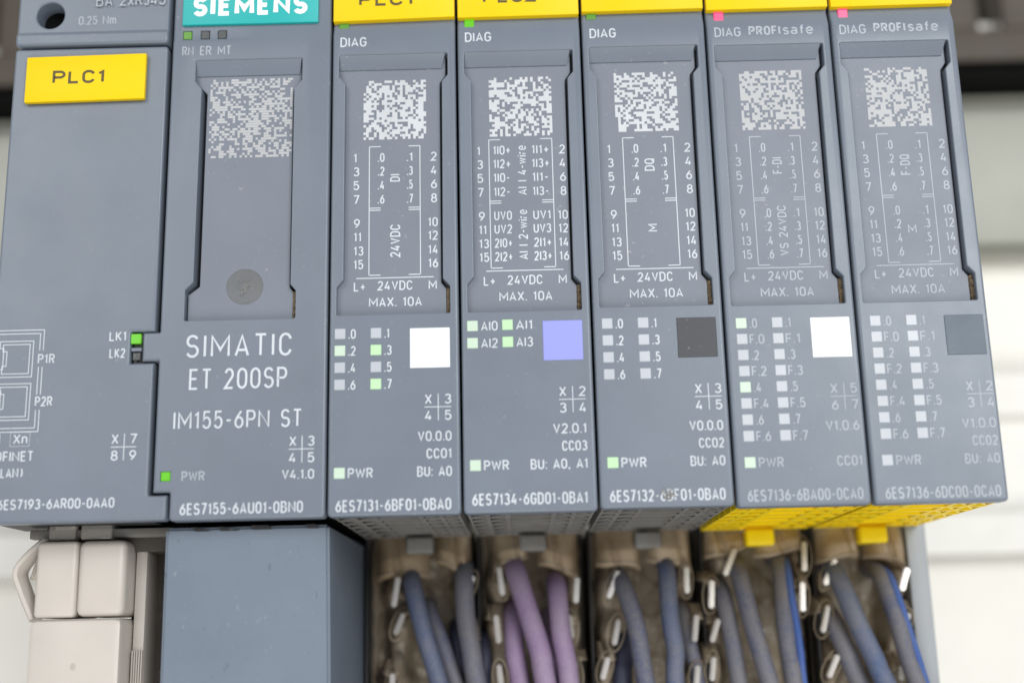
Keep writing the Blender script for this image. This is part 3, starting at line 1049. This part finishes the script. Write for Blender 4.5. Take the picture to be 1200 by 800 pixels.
boxo('lamp_bar', (-22.32, -21.2, 0.0, 0.8, 19.25, 19.6), 'grey', ba)
pr = Print(-0.012)
pr.text('LK1', -24.9, -22.95, 20.48, 1.12)
pr.text('LK2', -24.8, -23.0, 18.5, 1.12)
pr.text('P1R', -32.9, -30.98, 18.05, 1.12)
pr.text('P2R', -32.9, -30.95, 13.15, 1.12)
W_ = 0.10
for d in (0, 0.42):      # outer frame, double line
    x = -32.35 - d
    pr.line(-38.0, 22.0 - d, x, 22.0 - d, W_)
    pr.line(x, 22.0 - d, x, 19.6, W_)
    pr.line(x, 17.7, x, 14.5, W_)
    pr.line(x, 12.75, x, 10.3 + d, W_)
    pr.line(-38.0, 10.3 + d, x, 10.3 + d, W_)
for z1 in (20.72, 15.8):  # two socket outlines
    for d in (0, 0.38):
        xr, xl, zt, zb = -33.5 - d, -37.3 + d, z1 - d, z1 - 4.15 + d
        pr.poly([(xl, zb), (xr, zb), (xr, zt), (xl, zt), (xl, zt - .8), (xl + .45, zt - .8), (xl + .45, zb + .9), (xl, zb + .9)], W_, True)
pr.text('X1', -38.0, -36.45, 8.95, 1.15)
pr.text('Xn', -35.05, -33.45, 8.95, 1.1)
for k in range(9):
    pr.line(-35.35 + k * .25, 10.25, -35.22 + k * .25, 10.25, .07)
    pr.line(-35.35 + k * .25, 8.68, -35.22 + k * .25, 8.68, .07)
for k in range(7):
    pr.line(-35.38, 8.75 + k * .23, -35.38, 8.87 + k * .23, .07)
    pr.line(-33.2, 8.75 + k * .23, -33.2, 8.87 + k * .23, .07)
pr.text('OFINET', -36.9, -32.65, 6.98, 1.15)
pr.text('LAN)', -36.2, -33.7, 5.17, 1.1)
cross(pr, -24.08, 8.33, 'X789', 2.85)
pr.text('6ES7193-6AR00-0AA0', -36.3, -23.35, 1.62, 1.15)
obj('socket_print', pr.mesh('socket_print'), 'ink', ba)
boxo('shade_block', (-25.2, -18.65, 13.5, 40, -50, 1.5), 'body', ba, 0.4)  # added dark block standing in for the shade beside the plug
boxo('guide_rib', (-19.25, -18.7, 7.0, 12.5, -50, -0.3), 'grey_rear', ba, 0.15)
boxo('inner_socket', (-33.4, -18.75, 9.1, 13.2, -2.6, 0.2), 'body', ba)
boxo('socket_rim', (-35.5, -18.7, 7.5, 9.0, -1.0, 0.05), 'grey_rear', ba, 0.2)

# ------------------------------------------------------------------ network plug under the bus adapter
pg = thing('network_plug', 'off-white network plug with side latch hanging below the bus adapter', 'plug', (-29, 6, -1.4))
bm = bmesh.new()
box(bm, -4.95, -0.25, 0, 9, -8.55, 0, 0.5, 3)
obj('plug_shell', finish(bm, 'plug_shell', 35), 'plug', pg)
bm = bmesh.new()
box(bm, -0.2, 5.3, 0, 9.5, -8.5, 0, 0.85, 4)
obj('plug_shell', finish(bm, 'plug_shell', 35), 'plug', pg)
boxo('grip_sleeve', (-5.3, 5.25, -0.25, 9, -45, -8.7), 'plug', pg, 0.8)
bm = bmesh.new()
rg = [bm.verts.new((0.05 + 0.32 * math.cos(k * math.pi / 8), -0.262, -13.9 + 0.4 * math.sin(k * math.pi / 8))) for k in range(16)]
bm.faces.new(rg)
obj('mould_mark', finish(bm, 'mould_mark', 0), 'plug_side', pg)
boxo('side_grip', (5.4, 6.9, 3.2, 10, -45, -0.6), 'plug_side', pg, 0.5)
for k in range(5):
    boxo('grip_rib', (5.55 + k * .27, 5.72 + k * .27, 2.85, 3.25, -16.0, -12.3), 'plug_side', pg, 0.08)
boxo('plug_core', (-4.0, -0.9, 0.8, 7, 0.2, 3.2), 'clear', pg, 0.2)
boxo('plug_core', (-0.3, 3.3, 0.8, 7, 0.2, 3.2), 'clear', pg, 0.2)
boxo('contact_strip', (-3.4, -1.2, 1.6, 1.9, 0.5, 2.6), 'steel', pg, 0.05)
bm = tube([(-4.4, 3.2, 0.6), (-6.6, 3.0, -1.4), (-7.8, 3.0, -3.2), (-7.2, 3.0, -5.2), (-5.6, 3.0, -8.6)], 0.68, 10, True, 2.4)
obj('latch_lever', finish(bm, 'latch_lever', 50), 'plug', pg)
bm = tube([(-4.2, 2.4, 1.6), (-5.0, 2.4, -1.0), (-5.9, 2.4, -4.2)], 0.5, 8, True, 1.6)
obj('latch_spring', finish(bm, 'latch_spring', 50), 'clear', pg)

# ------------------------------------------------------------------ base units with spring terminals
LEV = [
    [((4.9, -5.1), (4.3, -9.0)), ((5.6, -9.8), (4.5, -12.5)), ((4.1, -17.4), (4.1, -20.5)), ((14.9, -5.2), (13.4, -8.7)), ((14.4, -12.0), (14.0, -14.6))],
    [((3.26, -4.1), (3.7, -7.8)), ((2.74, -10.3), (3.07, -13.9)), ((3.0, -16.6), (3.3, -20)), ((13.6, -5.7), (13.3, -9)), ((12.35, -10.5), (12.6, -13.6)), ((12.9, -16.5), (13.0, -20))],
    [((4.1, -5.0), (2.6, -8.5)), ((3.9, -11.2), (3.1, -14.5)), ((2.3, -16.0), (1.4, -18.8)), ((13.1, -4.65), (13.0, -8.1)), ((14.1, -10.9), (13.6, -14.3)), ((13.9, -17.3), (13.5, -20))],
    [((4.7, -2.4), (3.1, -5.9)), ((1.4, -6.5), (1.05, -10.1)), ((1.95, -11.5), (0.85, -14.4)), ((1.05, -16.3), (0.6, -19.3)), ((13.9, -1.7), (13.6, -5.6)), ((13.3, -7.0), (13.0, -10.8))],
    [((2.9, -4.1), (1.2, -7.4)), ((1.4, -10.1), (0.4, -13.5)), ((2.2, -16.4), (0.7, -19.2)), ((12.3, -5.5), (11.2, -8.4)), ((11.9, -11.3), (11.2, -13.0)), ((10.3, -17.9), (10.1, -19.8))],
]
BUL = ['brown terminal base unit with three blue-grey wires, nearest the interface module',
       'brown terminal base unit with the violet wires plugged in',
       'brown terminal base unit with two wires below the black-square module',
       'brown terminal base unit behind the first yellow latch tab from the left',
       'rightmost terminal base unit with grey side wall and yellow latch tab']
WR = [
    (0, [(6.69, -5.85), (8.23, -12.0), (10.12, -18.75)], 0, 1.2, 'w_blue', 'clean blue wire in the base unit nearest the interface module'),
    (0, [(8.83, -9.73), (10.54, -13.94), (12.43, -18.8)], 2.5, 1.15, 'w_grey', 'dusty grey wire behind the clean blue wire, left base unit'),
    (0, [(13.58, -4.85), (13.7, -10.22), (14.41, -15.15), (15.12, -18.86)], 0.6, 1.3, 'w_grey', 'thick dusty blue-grey wire left of the violet wires'),
    (1, [(5.46, -4.62), (7.27, -10.42), (8.51, -14.98), (9.16, -19.06)], 0, 1.4, 'w_purple', 'middle violet wire sweeping down in front of the others'),
    (1, [(4.93, -10.36), (5.22, -14.91), (5.7, -18.99)], 2.5, 1.3, 'w_purple', 'short-looking leftmost violet wire, set farther back'),
    (1, [(10.88, -7.06), (11.3, -12.41), (11.69, -15.8), (11.97, -19.13)], 0, 1.3, 'w_purple', 'rightmost violet wire, hanging straight down'),
    (1, [(9.65, -11.61), (10.03, -15.77), (10.12, -19.09)], 3.0, 1.2, 'w_purple', 'violet wire mostly hidden behind the rightmost violet wire'),
    (2, [(4.51, -6.49), (5.82, -12.24), (7.03, -19.35)], 0, 1.2, 'w_grey', 'slanting blue-grey wire just right of the violet wires'),
    (2, [(10.48, -4.7), (10.55, -10.83), (10.89, -15.37), (10.86, -19.44)], 0.3, 1.2, 'w_blue', 'straight dusty blue wire hanging left of the first yellow tab'),
    (2, [(12.6, -10.5), (13.4, -15.5), (14.0, -19.6)], 3.0, 1.0, 'w_grey', 'grey wire set back right of the straight dusty blue wire'),
    (3, [(4.96, -5.3), (6.06, -12.21), (7.66, -19.7)], 0, 1.2, 'w_grey', 'dust-caked wire below the left edge of the first yellow tab'),
    (3, [(2.84, -7.95), (3.42, -14.04), (4.02, -19.62)], 1.5, 1.15, 'w_grey', 'leftmost dusty wire of the base unit under the first yellow tab'),
    (3, [(10.61, -4.66), (10.4, -11.17), (10.81, -16.05), (11.11, -19.78)], 0.5, 1.2, 'w_grey', 'thick dusty grey wire between the two yellow tabs'),
    (4, [(2.83, -5.99), (4.63, -12.14), (6.51, -17.07), (7.77, -20.04)], 0, 1.3, 'w_blue', 'slanting blue wire under the second yellow tab'),
    (4, [(1.99, -11.32), (3.54, -15.88), (5.1, -19.98)], 2.0, 1.3, 'w_grey', 'dark dusty wire left of the slanting blue wire, right base unit'),
    (4, [(8.84, -6.51), (9.85, -12.26), (10.96, -16.8), (11.79, -20.12)], 0.5, 1.15, 'w_grey', 'thick dusty grey wire nearest the grey side wall'),
]
WR += [
    (3, [(11.3, -4.4), (11.35, -8.5), (11.75, -12.5), (12.0, -16.0), (12.1, -19.8)], -0.1, 0.52, 'w_bright', 'thin bright blue wire between the two yellow tabs'),
    (4, [(9.75, -6.3), (10.55, -10.5), (11.6, -15.0), (12.2, -17.5), (12.9, -20.6)], -0.1, 0.5, 'w_bright', 'thin bright blue wire beside the grey side wall'),
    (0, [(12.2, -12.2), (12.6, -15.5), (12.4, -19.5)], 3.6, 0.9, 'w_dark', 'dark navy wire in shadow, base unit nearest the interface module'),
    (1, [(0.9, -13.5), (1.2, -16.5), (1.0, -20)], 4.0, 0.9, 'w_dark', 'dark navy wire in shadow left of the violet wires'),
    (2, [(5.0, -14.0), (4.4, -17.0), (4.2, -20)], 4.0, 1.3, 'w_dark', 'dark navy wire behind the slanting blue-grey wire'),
]


def hood(seed, x0, x1, zb, slope, zt=1.1, yb=33.4):
    """squarish tan clip over one terminal column: a bulging moulded cap with a soft crease and a turned-in lower lip"""
    rr = random.Random(seed)
    bm = bmesh.new()
    nx, nz = 30, 24
    p1, p2, cr_ = rr.uniform(0, 6.28), rr.uniform(0, 6.28), rr.uniform(-0.5, 0.5)
    yf = rr.uniform(-0.5, 0.4)
    g = []
    for j in range(nz):
        v = j / (nz - 1)
        row = []
        for i in range(nx):
            q = 2 * i / (nx - 1) - 1
            x = (x0 + x1) / 2 + q * (x1 - x0) / 2 * (1 - 0.10 * (1 - v))
            zlow = zb + slope * q + 0.22 * math.sin(q * 3 + p1)
            z = zt + (zlow - zt) * v
            y = yb + yf - 2.7 * (1 - abs(q) ** 5) * min(1, 0.35 + 1.1 * v)
            y += 0.75 * math.exp(-((q - cr_ - 0.35 * (v - .5)) / 0.16) ** 2) + 0.3 * math.sin(2.4 * v + 2 * q + p2)
            if v > 0.84:
                k = (v - 0.84) / 0.16
                y += 1.6 * k * k
                z = zt + (zlow - zt) * (0.84 + 0.13 * math.sin(k * 1.57))
            row.append(bm.verts.new((x, y, z)))
        g.append(row)
    for j in range(nz - 1):
        for i in range(nx - 1):
            bm.faces.new((g[j][i], g[j][i + 1], g[j + 1][i + 1], g[j + 1][i]))
    lip = [v.co.copy() + Vector((0, -0.05, 0)) for v in g[int(nz * 0.87)]][1:-1:3]
    return finish(bm, 'terminal_hood', 70), finish(tube(lip, 0.13, 8), 'hood_lip', 60)


def crumple(u):
    """moulded terminal insert: bulges around every blade, pits where the wires go in, creased dusty skin"""
    bm = bmesh.new()
    nx, nz = 64, 116
    pits = [w[1][0] for w in WR if w[0] == u]
    g = []
    for j in range(nz):
        z = 0.6 - 27.0 * j / (nz - 1)
        row = []
        for i in range(nx):
            x = 0.85 + 13.3 * i / (nx - 1)
            y = 37.0
            c = Vector((x * 0.33 + 11 * u, z * 0.26, 3.1 * u))
            for side in (0, 1):
                L = sorted([((p[0] + q[0]) / 2, (p[1] + q[1]) / 2) for p, q in LEV[u] if ((p[0] + q[0]) / 2 > 8) == bool(side)], key=lambda a: -a[1])
                cx = L[0][0] if z > L[0][1] else L[-1][0]
                for (xa, za), (xb, zb_) in zip(L, L[1:]):
                    if zb_ <= z <= za:
                        f = (za - z) / (za - zb_)
                        f = f * f * (3 - 2 * f)
                        cx = xa + (xb - xa) * f
                near = max(math.exp(-((z - b_[1]) / 2.0) ** 2) for b_ in L)
                w = 1.5 + 0.75 * near
                y -= (2.7 + 1.9 * near) * math.exp(-(abs(x - cx) / w) ** 4)
            for px, pz in pits:
                y += 2.4 * math.exp(-((x - px) / 1.2) ** 2 - ((z - pz - 0.3) / 1.5) ** 2)
            y -= 0.8 * mnoise.noise(c) + 0.35 * mnoise.noise(c * 2.6)
            e = min(x - 0.85, 14.15 - x)
            y += 2.5 * max(0, 1 - e / 0.9) ** 2
            row.append(bm.verts.new((x + 0.25 * mnoise.noise(c * 1.7), min(max(y, 30.9), 37.3), z)))
        g.append(row)
    for j in range(nz - 1):
        for i in range(nx - 1):
            bm.faces.new((g[j][i], g[j][i + 1], g[j + 1][i + 1], g[j + 1][i]))
    return finish(bm, 'terminal_insert', 80)


def funnel(p, q, seed):
    """thin oval rim around a terminal blade"""
    rr = random.Random(seed)
    c = Vector(((p[0] + q[0]) / 2, (p[1] + q[1]) / 2))
    d = Vector((p[0] - q[0], p[1] - q[1]))
    L = d.length / 2 + 0.75
    d.normalize()
    s = Vector((d.y, -d.x))
    w = 0.85 + 0.35 * ((seed * 37) % 10) / 10
    pts = []
    for k in range(17):
        a = k * math.pi / 8 + 0.4
        o = c + d * (math.cos(a) * L * (1 + 0.05 * math.sin(2 * a + seed))) + s * (math.sin(a) * w)
        pts.append((o.x, 31.2 + 0.35 * math.sin(a + seed), o.y))
    return finish(tube(pts, 0.10, 8), 'terminal_rim', 60)


def blade(p, q):
    bm = bmesh.new()
    P, Q = Vector((p[0], 30.5, p[1])), Vector((q[0], 30.2, q[1]))
    d = (Q - P).normalized()
    s = d.cross(Vector((0, 1, 0))).normalized()
    n = s.cross(d)
    hw, ht = 0.36, 0.28
    a = [bm.verts.new(P + s * (hw * x) + n * (ht * z)) for x, z in ((-1, -1), (1, -1), (1, 1), (-1, 1))]
    b = [bm.verts.new(Q + s * (hw * x) + n * (ht * z)) for x, z in ((-1, -1), (1, -1), (1, 1), (-1, 1))]
    bridge(bm, a, b)
    bm.faces.new(a)
    bm.faces.new(b)
    bmesh.ops.bevel(bm, geom=bm.edges[:], offset=0.16, segments=2, affect='EDGES')
    bmesh.ops.recalc_face_normals(bm, faces=bm.faces)
    return finish(bm, 'terminal_blade', 50)


HOODS = [[(3.0, 10.2, -5.4, 0.0), (10.6, 16.4, -4.4, -1.6)],
         [(2.4, 7.2, -3.9, 1.0), (8.4, 14.0, -5.0, -0.9)],
         [(1.2, 7.4, -4.6, -0.4), (8.2, 14.2, -4.6, -0.8)],
         [(0.9, 6.8, -3.2, 0.8), (7.6, 14.3, -3.4, 0.4)],
         [(0.8, 6.8, -4.3, 0.3), (7.4, 13.0, -4.8, -0.9)]]
HOODS[0] = [(1.6, 9.0, -5.4, 0.2), (9.6, 14.6, -4.6, -1.2)]
TABX = [(6.0, 9.6), (6.05, 9.6), (6.4, 9.9), (6.15, 9.9), (6.2, 9.9)]
for i in range(5):
    t = thing('base_unit', BUL[i], 'base unit', (15 * i, 0, 0), 'terminal base units below the modules')
    boxo('unit_body', (0.25, 14.75, 37.5, 104, -70, 1.2), 'body', t, 0.3)
    boxo('gap_strip', (0.28, 0.62, 32.6, 36.4, -70, 0.9), 'dark', t, 0.2)  # black strip put in for the shaded gap between units
    xs = [(p[0][0] + p[1][0]) / 2 for p in LEV[i]]
    lobes = ((3.6, 2.5), (11.6, 2.4)) if i != 3 else ((4.6, 2.2), (11.2, 3.0))
    for k, (x0, x1, zb, sl) in enumerate(HOODS[i]):
        hd, lp = hood(60 + 3 * i + k, x0, x1, zb, sl)
        ho = obj('terminal_hood', hd, 'film', t)
        obj('hood_lip', lp, 'pale_film', ho)
    for k, (p, q) in enumerate(LEV[i]):
        if p[1] < -6 and (k + i) % 4 != 3:
            w = rnd.uniform(1.3, 2.0)
            hd, lp = hood(200 + 10 * i + k, p[0] - w, p[0] + w * 0.9, p[1] - rnd.uniform(0.4, 1.4), rnd.uniform(-.8, .8), p[1] + rnd.uniform(1.2, 2.2), 34.2)
            ho = obj('terminal_hood', hd, 'tan_film', t)
            obj('hood_lip', lp, 'pale_film', ho)
    obj('terminal_insert', crumple(i), 'tan_film', t)
    for k, (p, q) in enumerate(LEV[i]):
        if (i * 5 + k * 3) % 7 > 1:
            obj('terminal_rim', funnel(p, q, i * 10 + k), 'tan_film', t)
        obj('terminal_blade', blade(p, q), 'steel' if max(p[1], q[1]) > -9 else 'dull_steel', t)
    x0, x1 = TABX[i]
    bm = bmesh.new()
    box(bm, x0, x1, 29.6, 32.8, -2.1, 0.05, 0.35, 3)
    obj('latch_tab', finish(bm, 'latch_tab', 35), 'yellow_house' if i > 2 else 'grey_rear', t)
    if i == 4:
        boxo('side_wall', (12.9, 15.6, 31.8, 104, -70, 1.1), 'grey_bu', t, 0.3)

# ------------------------------------------------------------------ wires
for u, pts, back, rad, m_, lab in WR:
    P = [(15 * u + x, 29 + back + (1.6 if k == 0 else 0), z) for k, (x, z) in enumerate(pts)]
    d = Vector(P[1]) - Vector(P[0])
    top = Vector(P[0]) - d.normalized() * 1.3
    top.y += 4.5
    e = Vector(P[-1]) - Vector(P[-2])
    low = Vector(P[-1]) + e.normalized() * 16
    low.y -= 1.5
    base = Vector(P[0])
    for k in range(1, len(P)):
        P[k] = (P[k][0] + rnd.uniform(-.18, .18) * (rad > .8), P[k][1] + rnd.uniform(-.5, .4) * (rad > .8), P[k][2])
    full = [top] + [Vector(p) for p in P] + [low]
    dust = None
    if m_ == 'w_streak':
        ph = rnd.uniform(0, 6)
        dust = lambda a, v, ph=ph: 0.0 if abs((math.degrees(a) + 20 * math.sin(v * 9 + ph) + 360) % 360 - (25 if False else 335)) < 34 else 1.0
    bm = tube([p - base for p in full], rad, 16, True, 1.0, dust)
    o = obj('wire', finish(bm, 'wire', 60), m_, None, tuple(base))
    o['label'] = lab
    o['category'] = 'wire'
    o['group'] = 'wires plugged into the base units'
